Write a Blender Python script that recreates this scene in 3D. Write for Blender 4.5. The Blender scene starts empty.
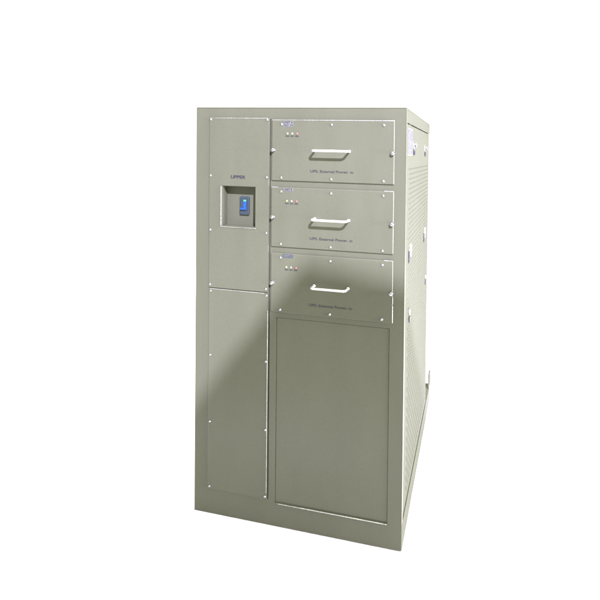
import bpy, bmesh, math, random
from mathutils import Vector, Matrix
random.seed(4)
S = bpy.context.scene
COL = S.collection

# ---------------------------------------------------------------- camera
cam = bpy.data.objects.new('camera', bpy.data.cameras.new('camera'))
COL.objects.link(cam)
yaw, pitch, roll = 0.24304, -0.01344, -0.01248
M = Matrix.Rotation(yaw, 3, 'Z') @ Matrix.Rotation(pitch, 3, 'X') @ Matrix.Rotation(roll, 3, 'Y')
r_, f_, u_ = M.col[0], M.col[1], M.col[2]
cm = Matrix((( r_[0], u_[0], -f_[0], 1.19751), (r_[1], u_[1], -f_[1], -1.99048),
             (r_[2], u_[2], -f_[2], 1.60318), (0, 0, 0, 1)))
cam.matrix_world = cm
cam.data.sensor_width = 36
cam.data.lens = 498.128 / 600 * 36
cam.data.shift_x = -50 / 600
cam.data.shift_y = -137.868 / 600
cam.data.clip_end = 500
S.camera = cam

# ---------------------------------------------------------------- world, lamps, exposure
w = bpy.data.worlds.new("World"); S.world = w; w.use_nodes = True
bg = w.node_tree.nodes['Background']
bg.inputs[0].default_value = (1.0, 1.0, 0.95, 1); bg.inputs[1].default_value = 1.15
S.view_settings.view_transform = 'Standard'; S.view_settings.look = 'None'
S.view_settings.exposure = .13; S.view_settings.gamma = 1

def area(name, loc, target, size, power, color):
    d = bpy.data.lights.new(name, 'AREA'); d.shape = 'SQUARE'; d.size = size
    d.energy = power; d.color = color
    o = bpy.data.objects.new(name, d); COL.objects.link(o); o.location = loc
    o.rotation_euler = (Vector(target) - Vector(loc)).to_track_quat('-Z', 'Y').to_euler()
    return o
LD = Vector((.62, -1, .85))                       # direction from the cabinet towards the key lamp
C0 = Vector((.52, 0, 1.15))
kd = bpy.data.lights.new('key_lamp', 'SPOT'); kd.energy = 18800; kd.color = (.615, .585, .86)
kd.shadow_soft_size = .055; kd.spot_size = math.radians(21); kd.spot_blend = .35
ko = bpy.data.objects.new('key_lamp', kd); COL.objects.link(ko); ko.location = C0 + LD * 5.2
ko.rotation_euler = (-LD).to_track_quat('-Z', 'Y').to_euler()
area('side_lamp', (5.4, -.2, 1.05), (.94, .5, .7), 1.6, 1400, (.86, .81, 1))
area('overhead_fill', (.9, .6, 5.2), (.9, .6, 0), 4.5, 480, (1, 1, .78))  # added fill to whiten the floor and lift upper edges, no known source

# ---------------------------------------------------------------- materials
def mat(name, col, rough=.5, metal=0, spec=.5):
    m = bpy.data.materials.new(name); m.use_nodes = True
    b = m.node_tree.nodes['Principled BSDF']
    b.inputs['Base Color'].default_value = (*col, 1); b.inputs['Roughness'].default_value = rough
    b.inputs['Metallic'].default_value = metal; b.inputs['Specular IOR Level'].default_value = spec
    return m
def noise_bump(m, scale, strength, dist=.001, var=0.0, rvar=0.0):
    nt = m.node_tree; b = nt.nodes['Principled BSDF']; N = nt.nodes.new; L = nt.links.new
    geo = N('ShaderNodeNewGeometry')
    n = N('ShaderNodeTexNoise'); n.inputs['Scale'].default_value = scale; n.inputs['Detail'].default_value = 3
    L(geo.outputs['Position'], n.inputs['Vector'])
    bp = N('ShaderNodeBump'); bp.inputs['Strength'].default_value = strength; bp.inputs['Distance'].default_value = dist
    L(n.outputs['Fac'], bp.inputs['Height'])
    n3 = N('ShaderNodeTexNoise'); n3.inputs['Scale'].default_value = 2.3; n3.inputs['Detail'].default_value = 1
    L(geo.outputs['Position'], n3.inputs['Vector'])
    bp2 = N('ShaderNodeBump'); bp2.inputs['Strength'].default_value = .25; bp2.inputs['Distance'].default_value = .02
    L(n3.outputs['Fac'], bp2.inputs['Height']); L(bp.outputs['Normal'], bp2.inputs['Normal'])
    L(bp2.outputs['Normal'], b.inputs['Normal'])
    if var:
        n2 = N('ShaderNodeTexNoise'); n2.inputs['Scale'].default_value = 8; n2.inputs['Detail'].default_value = 5
        st_ = N('ShaderNodeVectorMath'); st_.operation = 'MULTIPLY'; st_.inputs[1].default_value = (1, 1, .3)
        L(geo.outputs['Position'], st_.inputs[0]); L(st_.outputs[0], n2.inputs['Vector'])
        n4 = N('ShaderNodeTexNoise'); n4.inputs['Scale'].default_value = 150; n4.inputs['Detail'].default_value = 2
        L(geo.outputs['Position'], n4.inputs['Vector'])
        ad = N('ShaderNodeMath'); ad.operation = 'ADD'; L(n2.outputs['Fac'], ad.inputs[0]); L(n4.outputs['Fac'], ad.inputs[1])
        mr = N('ShaderNodeMapRange'); mr.inputs['From Min'].default_value = .6; mr.inputs['From Max'].default_value = 1.4
        mr.inputs['To Min'].default_value = 1 - var; mr.inputs['To Max'].default_value = 1 + var
        L(ad.outputs[0], mr.inputs['Value'])
        mx = N('ShaderNodeVectorMath'); mx.operation = 'SCALE'
        mx.inputs[0].default_value = b.inputs['Base Color'].default_value[:3]
        L(mr.outputs[0], mx.inputs['Scale']); L(mx.outputs[0], b.inputs['Base Color'])
        rr = N('ShaderNodeMapRange'); rr.inputs['To Min'].default_value = b.inputs['Roughness'].default_value - rvar
        rr.inputs['To Max'].default_value = b.inputs['Roughness'].default_value + rvar
        L(n2.outputs['Fac'], rr.inputs['Value']); L(rr.outputs[0], b.inputs['Roughness'])
PAINT = mat('grey_green_paint', (.0615, .0645, .0400), .38, spec=.28); noise_bump(PAINT, 420, .2, .0007, .09, .1)
SIDE = mat('side_panel_paint', (.062, .066, .045), .65, spec=.04); noise_bump(SIDE, 420, .15, .0006, .06, .05)
STEEL = mat('bright_steel', (.62, .60, .57), .34, .6)
HIGHLIGHT = mat('edge_highlight_metal', (.42, .42, .40), .42, 1); noise_bump(HIGHLIGHT, 90, .5, .002, .45, .1)  # pale metal standing in for light caught along the sheet edges
SCREW = mat('screw_steel', (.32, .32, .33), .28, 1)
DARK = mat('cabinet_inside', (.03, .032, .028), .8)
INNER = mat('inner_liner', (.062, .066, .040), .7)
INK = mat('blue_black_ink', (.006, .007, .012), .5)
TAGBLUE = mat('tag_blue_film', (.026, .030, .042), .35)
TAGPALE = mat('tag_pale_film', (.085, .088, .080), .35)
PAPER = mat('sticker_paper', (.072, .072, .060), .5)
PAPERINK = mat('sticker_ink', (.035, .04, .07), .5)
BRK = mat('breaker_plastic', (.011, .021, .028), .5)
LEV = mat('blue_lever_plastic', (.001, .040, .36), .4)
GRN = mat('green_marker_plastic', (.05, .45, .12), .4)
YEL = mat('amber_lens', (.22, .20, .08), .4); PAL = mat('clear_lens', (.19, .22, .16), .4); RED = mat('red_lens', (.22, .05, .045), .4)
LOCK = mat('latch_dark_steel', (.022, .022, .026), .4, .0)
WHITE = mat('white_floor', (.92, .92, .92), .9, spec=0)
noise_bump(WHITE, 60, .02)
BLACK = mat('black_board', (.02, .02, .02), .9)

# ---------------------------------------------------------------- helpers
W, H, D = .936, 1.8, 1.06
CORR = {(0, 1): (-.0026, .0075), (1, 1): (-.0008, -.0037), (1, 0): (.002, .001), (0, 0): (.0027, -.001)}
def warp(v):
    # the sheet metal is a few millimetres out of square
    a, c = max(0, min(1, v.x / W)), max(0, min(1, v.z / H))
    dx = dz = 0
    for (i, k), (px, pz) in CORR.items():
        ww = (a if i else 1 - a) * (c if k else 1 - c); dx += px * ww; dz += pz * ww
    return Vector((v.x + dx, v.y, v.z + dz))
def obj(name, bm, m, parent=None, smooth=False, wp=True, mats=None):
    if wp:
        for v in bm.verts: v.co = warp(v.co)
    n = max(1, len(bm.verts)); lo = Vector((1e9,) * 3); hi = -lo
    for v in bm.verts:
        for i in range(3): lo[i] = min(lo[i], v.co[i]); hi[i] = max(hi[i], v.co[i])
    c = (lo + hi) / 2
    for v in bm.verts: v.co -= c
    me = bpy.data.meshes.new(name); bm.to_mesh(me); bm.free()
    for x in (mats or [m]): me.materials.append(x)
    if smooth:
        for p in me.polygons: p.use_smooth = True
    o = bpy.data.objects.new(name, me); COL.objects.link(o)
    o['_c'] = list(c)
    if parent:
        o.parent = parent; o.location = c - Vector(parent['_c'])
    else: o.location = c
    return o
def box(bm, x0, x1, y0, y1, z0, z1, bev=0, seg=2):
    r = bmesh.ops.create_cube(bm, size=1)
    for v in r['verts']:
        v.co = Vector(((x0 + x1) / 2 + v.co.x * (x1 - x0), (y0 + y1) / 2 + v.co.y * (y1 - y0), (z0 + z1) / 2 + v.co.z * (z1 - z0)))
    if bev:
        es = {e for v in r['verts'] for e in v.link_edges}
        bmesh.ops.bevel(bm, geom=list(es), offset=bev, segments=seg, profile=.5, affect='EDGES')
    return bm
def B(*a, **k): return box(bmesh.new(), *a, **k)
def plate(bm, x0, x1, z0, z1, holes, y0, y1, axis='y'):
    """sheet spanning x,z with rectangular holes, from y0 (outer) to y1 (inner)"""
    xs = sorted({x0, x1, *[h[0] for h in holes], *[h[1] for h in holes]})
    zs = sorted({z0, z1, *[h[2] for h in holes], *[h[3] for h in holes]})
    def P(x, y, z): return Vector((x, y, z)) if axis == 'y' else Vector((y, x, z))
    def solid(i, k):
        if i < 0 or k < 0 or i >= len(xs) - 1 or k >= len(zs) - 1: return False
        cx, cz = (xs[i] + xs[i + 1]) / 2, (zs[k] + zs[k + 1]) / 2
        return not any(h[0] < cx < h[1] and h[2] < cz < h[3] for h in holes)
    cache = {}
    def V(i, k, s):
        if (i, k, s) not in cache: cache[(i, k, s)] = bm.verts.new(P(xs[i], y0 if s == 0 else y1, zs[k]))
        return cache[(i, k, s)]
    for i in range(len(xs) - 1):
        for k in range(len(zs) - 1):
            if not solid(i, k): continue
            bm.faces.new([V(i, k, 0), V(i + 1, k, 0), V(i + 1, k + 1, 0), V(i, k + 1, 0)])
            bm.faces.new([V(i, k + 1, 1), V(i + 1, k + 1, 1), V(i + 1, k, 1), V(i, k, 1)])
            for di, dk, a, b in ((-1, 0, (i, k + 1), (i, k)), (1, 0, (i + 1, k), (i + 1, k + 1)), (0, -1, (i, k), (i + 1, k)), (0, 1, (i + 1, k + 1), (i, k + 1))):
                if not solid(i + di, k + dk):
                    bm.faces.new([V(*a, 0), V(*a, 1), V(*b, 1), V(*b, 0)])
    bmesh.ops.recalc_face_normals(bm, faces=bm.faces)
    return bm
def tube(bm, pts, rad, seg=14):
    rings = []
    for i, p in enumerate(pts):
        t = (pts[min(i + 1, len(pts) - 1)] - pts[max(i - 1, 0)]).normalized()
        a = t.cross(Vector((0, 0, 1))); a = a.normalized() if a.length > .01 else Vector((1, 0, 0)); b = t.cross(a)
        rings.append([bm.verts.new(p + (a * math.cos(2 * math.pi * k / seg) + b * math.sin(2 * math.pi * k / seg)) * rad) for k in range(seg)])
    for r1, r2 in zip(rings, rings[1:]):
        for k in range(seg): bm.faces.new([r1[k], r1[(k + 1) % seg], r2[(k + 1) % seg], r2[k]])
    bm.faces.new(rings[0]); bm.faces.new(rings[-1]); bmesh.ops.recalc_face_normals(bm, faces=bm.faces)
    return bm
def lathe(bm, prof, c, axis, seg=20):
    """prof: (radius, height along axis); axis 'front' = towards -y, 'side' = towards +x"""
    rings = []
    for r, h in prof:
        ring = []
        for k in range(seg):
            a = 2 * math.pi * k / seg; p, q = r * math.cos(a), r * math.sin(a)
            ring.append(bm.verts.new(Vector(c) + (Vector((p, -h, q)) if axis == 'front' else Vector((h, p, q)))))
        rings.append(ring)
    for r1, r2 in zip(rings, rings[1:]):
        for k in range(seg): bm.faces.new([r1[k], r1[(k + 1) % seg], r2[(k + 1) % seg], r2[k]])
    bm.faces.new(rings[0]); bm.faces.new(rings[-1]); bmesh.ops.recalc_face_normals(bm, faces=bm.faces)
    return bm
def text(body, x, z, size, y, parent, m, name='lettering', side=False, rot=0, sx=1, label=None, width=None, bold=.00015):
    cu = bpy.data.curves.new('t', 'FONT'); cu.body = body; cu.size = size; cu.extrude = .0003; cu.offset = bold
    cu.align_x = 'CENTER'; cu.align_y = 'CENTER'
    o = bpy.data.objects.new('t', cu); COL.objects.link(o)
    bpy.context.view_layer.update()
    me = bpy.data.meshes.new_from_object(o.evaluated_get(bpy.context.evaluated_depsgraph_get()))
    bpy.data.objects.remove(o)
    bm = bmesh.new(); bm.from_mesh(me)
    if width:
        ww = max(v.co.x for v in bm.verts) - min(v.co.x for v in bm.verts); sx = width / ww
    for v in bm.verts:
        p, q, t = v.co.x * sx, v.co.y, v.co.z
        p, q = p * math.cos(rot) - q * math.sin(rot), p * math.sin(rot) + q * math.cos(rot)
        v.co = Vector((x + p, y - t, z + q)) if not side else Vector((y + t, x + p, z + q))
    r = obj(name, bm, m, parent)
    if label: r['label'] = label
    return r
SP = [(.0072, -.001), (.0074, .0012), (.0066, .0036), (.0045, .0052), (.0018, .0060)]
def screw(x, z, y, parent, s=1.0):
    return obj('screw', lathe(bmesh.new(), [(r * s, h * s) for r, h in SP], (x, y, z), 'front', 14), SCREW, parent, True)
KP = [(.011, -.001), (.011, .002), (.0075, .004), (.0075, .010), (.0105, .011), (.0108, .016), (.009, .0195), (.004, .021)]
def thumb(x, z, y, parent):
    return obj('thumbscrew', lathe(bmesh.new(), [(r * .74, h * .74) for r, h in KP], (x, y, z), 'front', 18), SCREW, parent, True)

# ---------------------------------------------------------------- setting
fl = obj('floor', B(-40, 40, -40, 60, -.05, 0), WHITE, wp=False); fl['kind'] = 'structure'

# ---------------------------------------------------------------- the cabinet
T = bpy.data.objects.new('equipment_cabinet', None); COL.objects.link(T)
T.location = (W / 2, D / 2, 0); T['_c'] = [W / 2, D / 2, 0]; T.empty_display_size = .2
T['label'] = 'tall grey-green metal equipment cabinet with three handled drawers and a blue breaker switch'
T['category'] = 'cabinet'

# openings of the front frame
LX0, LX1 = .066, .3495                     # left column panels
DX0, DX1 = .3620, .8895                    # drawers
GX0, GX1 = .3520, .3560                    # groove between the columns
DZ = [(1.490, 1.7475), (1.208, 1.4625), (.9285, 1.1815)]
BX0, BX1, BZ0, BZ1 = .387, .877, .103, .9045
g = .0015
holes = [(GX0, GX1, .112, 1.7520), (BX0, BX1, BZ0, BZ1), (.1275, .2905, 1.2815, 1.4605)]
bm = plate(bmesh.new(), .0025, W - .0025, .0025, H - .0025, holes, 0, .009)
obj('front_frame', bm, PAINT, T)
# rounded corner bends of the frame (posts and top), around the face sheet
bm = bmesh.new()
box(bm, 0, .0024, .0006, .034, 0.0008, H - .0015, .0008)
obj('corner_post', bm, PAINT, T); bm = bmesh.new()
box(bm, W - .0024, W, .0006, .031, .0008, H - .0015, .0009)
obj('corner_post', bm, PAINT, T)
# shell: left wall, back, top
bm = bmesh.new()
box(bm, .0015, .006, .036, D, .106, H - .003, .0)
box(bm, .008, W - .008, D - .005, D - .0012, .106, H - .004, .0)
obj('body_shell', bm, PAINT, T)
obj('top_cover', B(0.0005, W - .0005, .0015, D, H - .002, H + .0012, .001), PAINT, T)
obj('side_rail', B(W - .005, W - .0002, .032, D, 1.743, H - .0025, .0012), SIDE, T)
# inside lining, dark behind the front gaps
obj('inside_lining', plate(bmesh.new(), .012, W - .03, .02, H - .01, [], .055, .06), DARK, T)
obj('groove_backing', B(.340, .368, .013, .016, .11, 1.755), INNER, T)

# base plinth runs on behind the body
bm = bmesh.new()
box(bm, W - .034, W + .001, .0095, 1.31, 0, .1035, .0015)
box(bm, -.0008, .034, .0095, 1.31, 0, .1035, .0015)
box(bm, .035, W - .035, 1.26, 1.309, .001, .102, .0015)
base = obj('base_frame', bm, SIDE, T)
bm = bmesh.new()
box(bm, W - .030, W + .004, 1.10, 1.305, .104, .108, .001)
box(bm, W - .004, W + .006, 1.225, 1.235, .1085, .190, .001)
box(bm, W - .004, W + .006, 1.295, 1.305, .1085, .190, .001)
box(bm, W - .004, W + .006, 1.225, 1.305, .1905, .197, .001)
obj('bracket', bm, PAINT, base)
obj('bracket_plate', B(W - .003, W + .000, 1.236, 1.294, .109, .190), LOCK, base)

# left column: two screwed panels
RX0, RX1, RZ0, RZ1 = .1275, .2905, 1.2815, 1.4605
up = obj('upper_panel', plate(bmesh.new(), LX0, LX1, 1.0085, 1.7545, [(RX0 + .002, RX1 - .002, RZ0 + .002, RZ1 - .002)], -.0052, -.0004), PAINT, T)
mod = up.modifiers.new('bevel', 'BEVEL'); mod.width = .0032; mod.segments = 2; mod.limit_method = 'ANGLE'
lo = obj('lower_panel', plate(bmesh.new(), LX0 + .001, LX1 + .0005, .1135, 1.0045, [], -.0052, -.0004), PAINT, T)
mod = lo.modifiers.new('bevel', 'BEVEL'); mod.width = .0032; mod.segments = 2; mod.limit_method = 'ANGLE'
for z in (1.7475, 1.502, 1.263, 1.0225):
    screw(.0735, z, -.0050, up, .78); screw(.3395, z, -.0050, up, .78)
for z in (.994, .7105, .4145, .1255):
    screw(.0775, z, -.0050, lo, .70); screw(.3425, z, -.0050, lo, .70)
text('UPPER', .205, 1.4985, .019, -.0054, up, INK, width=.069, bold=.0005)
def highlight_strip(x0, x1, z0, z1, parent, y=-.0062):  # bright strip that paints an edge highlight, not a fitted part
    obj('edge_highlight', B(x0, x1, y, y + .0030, z0, z1, .0008), HIGHLIGHT, parent)
highlight_strip(.070, .343, 1.7528, 1.7560, up)
highlight_strip(.074, .332, 1.0028, 1.0052, lo)
highlight_strip(.3474, .3496, .40, .93, lo); highlight_strip(.3474, .3490, .14, .40, lo)
highlight_strip(.1242, .1268, 1.2830, 1.4560, up, -.0086); highlight_strip(.1250, .2900, 1.2785, 1.2812, up, -.0086)
# recess
bm = bmesh.new()
box(bm, RX0 + .0005, RX0 + .0025, -.0002, .045, RZ0 + .003, RZ1 - .003)
box(bm, RX1 - .0025, RX1 - .0005, -.0002, .045, RZ0 + .003, RZ1 - .003)
box(bm, RX0 + .0005, RX1 - .0005, -.0002, .045, RZ1 - .0028, RZ1 - .0005)
box(bm, RX0 + .0005, RX1 - .0005, -.0002, .045, RZ0 + .0005, RZ0 + .0028)
box(bm, RX0 + .0005, RX1 - .0005, .0452, .047, RZ0, RZ1)
obj('recess_tray', bm, PAINT, T)
bm = bmesh.new()                                   # rolled lip around the opening
for a in ((RX0 - .003, RX0 + .0015, RZ0 + .001, RZ1 - .001), (RX1 - .0015, RX1 + .0012, RZ0 + .001, RZ1 - .001),
          (RX0 - .003, RX1 + .0012, RZ0 - .003, RZ0 + .0012)):
    box(bm, a[0], a[1], -.0072, -.0046, a[2], a[3], .0012, 2)
obj('recess_lip', bm, PAINT, T)
br = obj('circuit_breaker', box(B(.1945, .2385, .036, .0450, 1.331, 1.411, .002), .202, .232, .0325, .0358, 1.350, 1.394, .0012), BRK, T)
bm = bmesh.new()
box(bm, .2150, .2285, .0255, .0322, 1.362, 1.390, .002)
box(bm, .2005, .2280, .0255, .0322, 1.354, 1.3625, .002)
obj('lever', bm, LEV, br)
obj('marker', B(.2160, .2275, .0275, .0322, 1.3915, 1.3975, .001), GRN, br)

# drawers
TAGS = [('UNIT\nCT 01', 'two'), ('UNIT 2', 'one'), ('UNIT 3', 'dark')]
for i, (z0, z1) in enumerate(DZ):
    yf = -.0072
    d = obj('drawer', B(DX0, DX1, yf, -.0003, z0, z1, .0034, 3), PAINT, T)
    d['label'] = ['top drawer front, with a two-line pale tag in its corner', 'middle drawer front, with a one-line pale tag in its corner', 'bottom drawer front, with a dark blue tag, half in shade'][i]
    h = z1 - z0
    for x in (.4065, .6265, .8455):
        screw(x, z1 - .0185, yf + .0004, d, .78); screw(x, z0 + .0125, yf + .0004, d, .78)
    thumb(DX0 + .0085, z1 - .1275, yf, d); thumb(DX1 - .0065, z1 - .1315, yf, d)
    # handle
    hz = z1 - .1275 + (.001 if i else 0)
    x0, x1, so, rr, rc = .5570, .7035, .046, .0049, .012
    pts = [Vector((x0, yf + .002, hz)), Vector((x0, yf - so + rc, hz))]
    for k in range(1, 7):
        a = math.pi / 2 * k / 6; pts.append(Vector((x0 + rc - rc * math.cos(a), yf - so + rc - rc * math.sin(a), hz)))
    for k in range(0, 7):
        a = math.pi / 2 * k / 6; pts.append(Vector((x1 - rc + rc * math.sin(a), yf - so + rc - rc * math.cos(a), hz)))
    pts.append(Vector((x1, yf + .002, hz)))
    bm = tube(bmesh.new(), pts, rr)
    for x in (x0, x1): lathe(bm, [(.0062, -.001), (.0062, .0012), (.005, .002)], (x, yf, hz), 'front')
    obj('handle', bm, STEEL, d, True)
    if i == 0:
        highlight_strip(.364, .8885, z1 - .0018, z1 + .0014, d, yf - .0008)
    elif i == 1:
        highlight_strip(.363, .392, z1 - .0018, z1 + .0014, d, yf - .0008); highlight_strip(.850, .8885, z1 - .0014, z1 + .0014, d, yf - .0008)
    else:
        highlight_strip(.852, .8885, z1 - .0018, z1 + .0014, d, yf - .0008)
        highlight_strip(DX1 - .0020, DX1 + .0014, z0 + .001, z0 + .072, d, yf - .0008); highlight_strip(DX1 - .0012, DX1 + .0012, z0 + .078, z0 + .107, d, yf - .0008)
    # indicator lights and captions
    for x, m, c, l in ((.4335, YEL, 'RUN', 'amber indicator lamp'), (.4545, PAL, 'AUX', 'pale green indicator lamp'), (.4760, RED, 'ERR', 'red indicator lamp')):
        zz = z1 - .0575
        o = obj('indicator_light', lathe(bmesh.new(), [(.0044, -.001), (.0044, .0012), (.0034, .0026), (.0016, .0032)], (x, yf, zz), 'front', 14), m, d, True)
        o['label'] = l
        text(c, x, zz - .0108, .0075, yf - .0003, d, INK, name='caption', width=.0155)
    # tag in the corner
    if i == 0:
        tg = obj('tag', B(.4145, .4585, yf - .0008, yf + .001, z1 - .0290, z1 - .0045), TAGPALE, d)
        text('UNIT A', .4365, z1 - .0105, .0125, yf - .0010, d, INK, width=.040)
        text('NO 14', .4365, z1 - .0225, .0125, yf - .0010, d, INK, width=.038)
    elif i == 1:
        obj('tag', B(.4175, .4615, yf - .0008, yf + .001, z1 - .0155, z1 - .0035), TAGPALE, d)
        text('UNIT B', .4385, z1 - .0095, .0125, yf - .0010, d, INK, width=.036)
    else:
        obj('tag', B(.4170, .4620, yf - .0008, yf + .001, z1 - .0165, z1 - .0030), TAGBLUE, d)
        text('UNIT C', .4395, z1 - .0098, .0115, yf - .0010, d, TAGPALE, width=.038)
    text('UPS. External Power. in', .6285, z0 + .0440, .0150, yf - .0003, d, INK, width=.184)

# big lower panel, set back in its opening
obj('lower_door', B(BX0 + .0014, BX1 - .0013, .0022, .0120, BZ0 + .0034, BZ1 - .0014, .0009), PAINT, T)
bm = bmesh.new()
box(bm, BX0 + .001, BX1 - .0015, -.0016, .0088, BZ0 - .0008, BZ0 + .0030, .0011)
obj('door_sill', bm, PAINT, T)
highlight_strip(.402, .500, BZ0 - .0010, BZ0 + .0012, T, -.0048); highlight_strip(.500, .8755, BZ0 - .0012, BZ0 + .0022, T, -.0048)  # highlight along the door's lower lip, laid on as pale strips

# side panel with rows of punched slots
PY0, PY1, PZ0, PZ1 = .0325, D - .002, .1050, 1.7395
bm = bmesh.new()
sx0 = W - .0035
sy0, sy1 = .12, D - .03
pitch_y, pitch_z = .046, .0215
def quad(y0, y1, z0, z1):
    if y1 - y0 < 1e-6: return
    bm.faces.new([bm.verts.new((sx0, y0, z0)), bm.verts.new((sx0, y1, z0)), bm.verts.new((sx0, y1, z1)), bm.verts.new((sx0, y0, z1))])
def slotrow(zc, shift, ln, ht):
    a = sy0 + shift; y = PY0
    z0, z1 = zc - ht / 2, zc + ht / 2
    while a + ln < sy1:
        quad(y, a, z0, z1); y = a + ln
        # pressed hood over each slot
        v = [bm.verts.new(p) for p in ((sx0, a, z1), (sx0, a + ln, z1), (sx0 + .0024, a + ln - .003, z0 + ht * .1), (sx0 + .0024, a + .003, z0 + ht * .1))]
        bm.faces.new(v)
        a += pitch_y
    quad(y, PY1, z0, z1)
zt = 1.552; prev = PZ1; k = 0
while zt > .14:
    ht = .0034
    quad(PY0, PY1, zt + ht / 2, prev)
    slotrow(zt, (k % 2) * .023, .034, ht)
    prev = zt - ht / 2; zt -= pitch_z; k += 1
quad(PY0, PY1, PZ0, prev)
bmesh.ops.remove_doubles(bm, verts=bm.verts, dist=1e-5)
sp = obj('side_panel', bm, SIDE, T)
sp['label'] = 'slotted side panel with rows of ventilation slots'
obj('side_liner', B(W - .0080, W - .0060, .034, D - .01, .11, 1.738), INNER, T)
obj('panel_gasket', B(W - .010, W - .0075, .020, .0318, .11, 1.738), DARK, T)
# sticker
st = obj('sticker', B(sx0 - .001, sx0 + .0009, .070, .232, 1.607, 1.7265), PAPER, sp)
st['label'] = 'pale lavender sticker with blue vertical lettering'
for j, tx in enumerate(('WARNING', 'HIGH VOLT', 'DANGER')):
    text(tx, .100 + j * .051, 1.667, .036, sx0 + .0012, sp, PAPERINK, side=True, rot=math.pi / 2, width=.105)
# round pull latches near the top
def pull(y, z):
    bm = lathe(bmesh.new(), [(.024, -.001), (.024, .003), (.019, .005), (.010, .006), (.009, .009), (.013, .011), (.013, .014), (.006, .016)], (sx0, y, z), 'side', 24)
    obj('knob', bm, SCREW, sp, True)
pull(.285, 1.657); pull(.811, 1.652)
obj('knob_hook', B(sx0 + .001, sx0 + .008, .272, .296, 1.612, 1.632, .002), LOCK, sp)
obj('knob_hook', B(sx0 + .001, sx0 + .008, .798, .822, 1.608, 1.628, .002), LOCK, sp)
# toggle latches
def toggle(y, z):
    bm = bmesh.new()
    pts = [(y - .030, z - .008), (y + .010, z + .028), (y + .042, z + .016), (y + .038, z - .008), (y + .010, z - .034)]
    lo_ = [bm.verts.new((sx0 - .001, a, b)) for a, b in pts]; hi_ = [bm.verts.new((sx0 + .006, a * .9 + y * .1, b * .9 + z * .1)) for a, b in pts]
    bm.faces.new(hi_); bm.faces.new(lo_)
    for k in range(5): bm.faces.new([lo_[k], lo_[(k + 1) % 5], hi_[(k + 1) % 5], hi_[k]])
    bmesh.ops.recalc_face_normals(bm, faces=bm.faces)
    t = obj('toggle_latch', bm, SCREW, sp)
    obj('latch_slot', B(sx0 - .001, sx0 + .006, y - .056, y - .034, z - .046, z + .002, .002), LOCK, sp)
toggle(.190, 1.195); toggle(.850, 1.175)
def lock(y, z):
    obj('lock_barrel', lathe(bmesh.new(), [(.017, -.001), (.017, .004), (.014, .006), (.004, .007)], (sx0, y, z), 'side', 22), SCREW, sp, True)
    obj('lock_hasp', B(sx0 - .001, sx0 + .006, y - .010, y + .014, z - .046, z - .020, .002), LOCK, sp)
lock(.180, .925); lock(.925, .905)

# ---------------------------------------------------------------- added board that shades the lower front
# invented light blocker, unseen behind the camera, between key lamp and cabinet
tb = 2.55
def toward(x, z, t=tb):
    p = Vector((x, 0, z)); lamp = C0 + LD * 5.2
    f = tb / 5.2
    return p + (lamp - p) * f
corner = [(.515, 1.15), (1.45, 1.00), (1.45, -.6), (-.827, -.6)]
pv = [toward(*c) for c in corner]
bm = bmesh.new()
nrm = LD.normalized() * .012
f0 = [bm.verts.new(p) for p in pv]; f1 = [bm.verts.new(p + nrm) for p in pv]
bm.faces.new(f0); bm.faces.new(f1[::-1])
for k in range(4): bm.faces.new([f0[k], f0[(k + 1) % 4], f1[(k + 1) % 4], f1[k]])
bmesh.ops.recalc_face_normals(bm, faces=bm.faces)
SB = bpy.data.objects.new('added_shade_board', None); COL.objects.link(SB)
base_p = (pv[1] + pv[2]) / 2
SB.location = (pv[2].x - .3, pv[2].y - .03, 0); SB['_c'] = list(SB.location)
SB['label'] = 'added unseen dark board on a stand shading the lower front of the cabinet'; SB['category'] = 'board'
obj('board', bm, BLACK, SB, wp=False)
obj('stand_pole', tube(bmesh.new(), [Vector((SB.location.x, SB.location.y, .02)), Vector((SB.location.x, SB.location.y, pv[1].z - .05))], .018), BLACK, SB, wp=False)
obj('stand_foot', B(SB.location.x - .3, SB.location.x + .3, SB.location.y - .3, SB.location.y + .3, 0.0, .02), BLACK, SB, wp=False)

for o in bpy.data.objects:
    if '_c' in o: del o['_c']
S.cycles.samples = 128
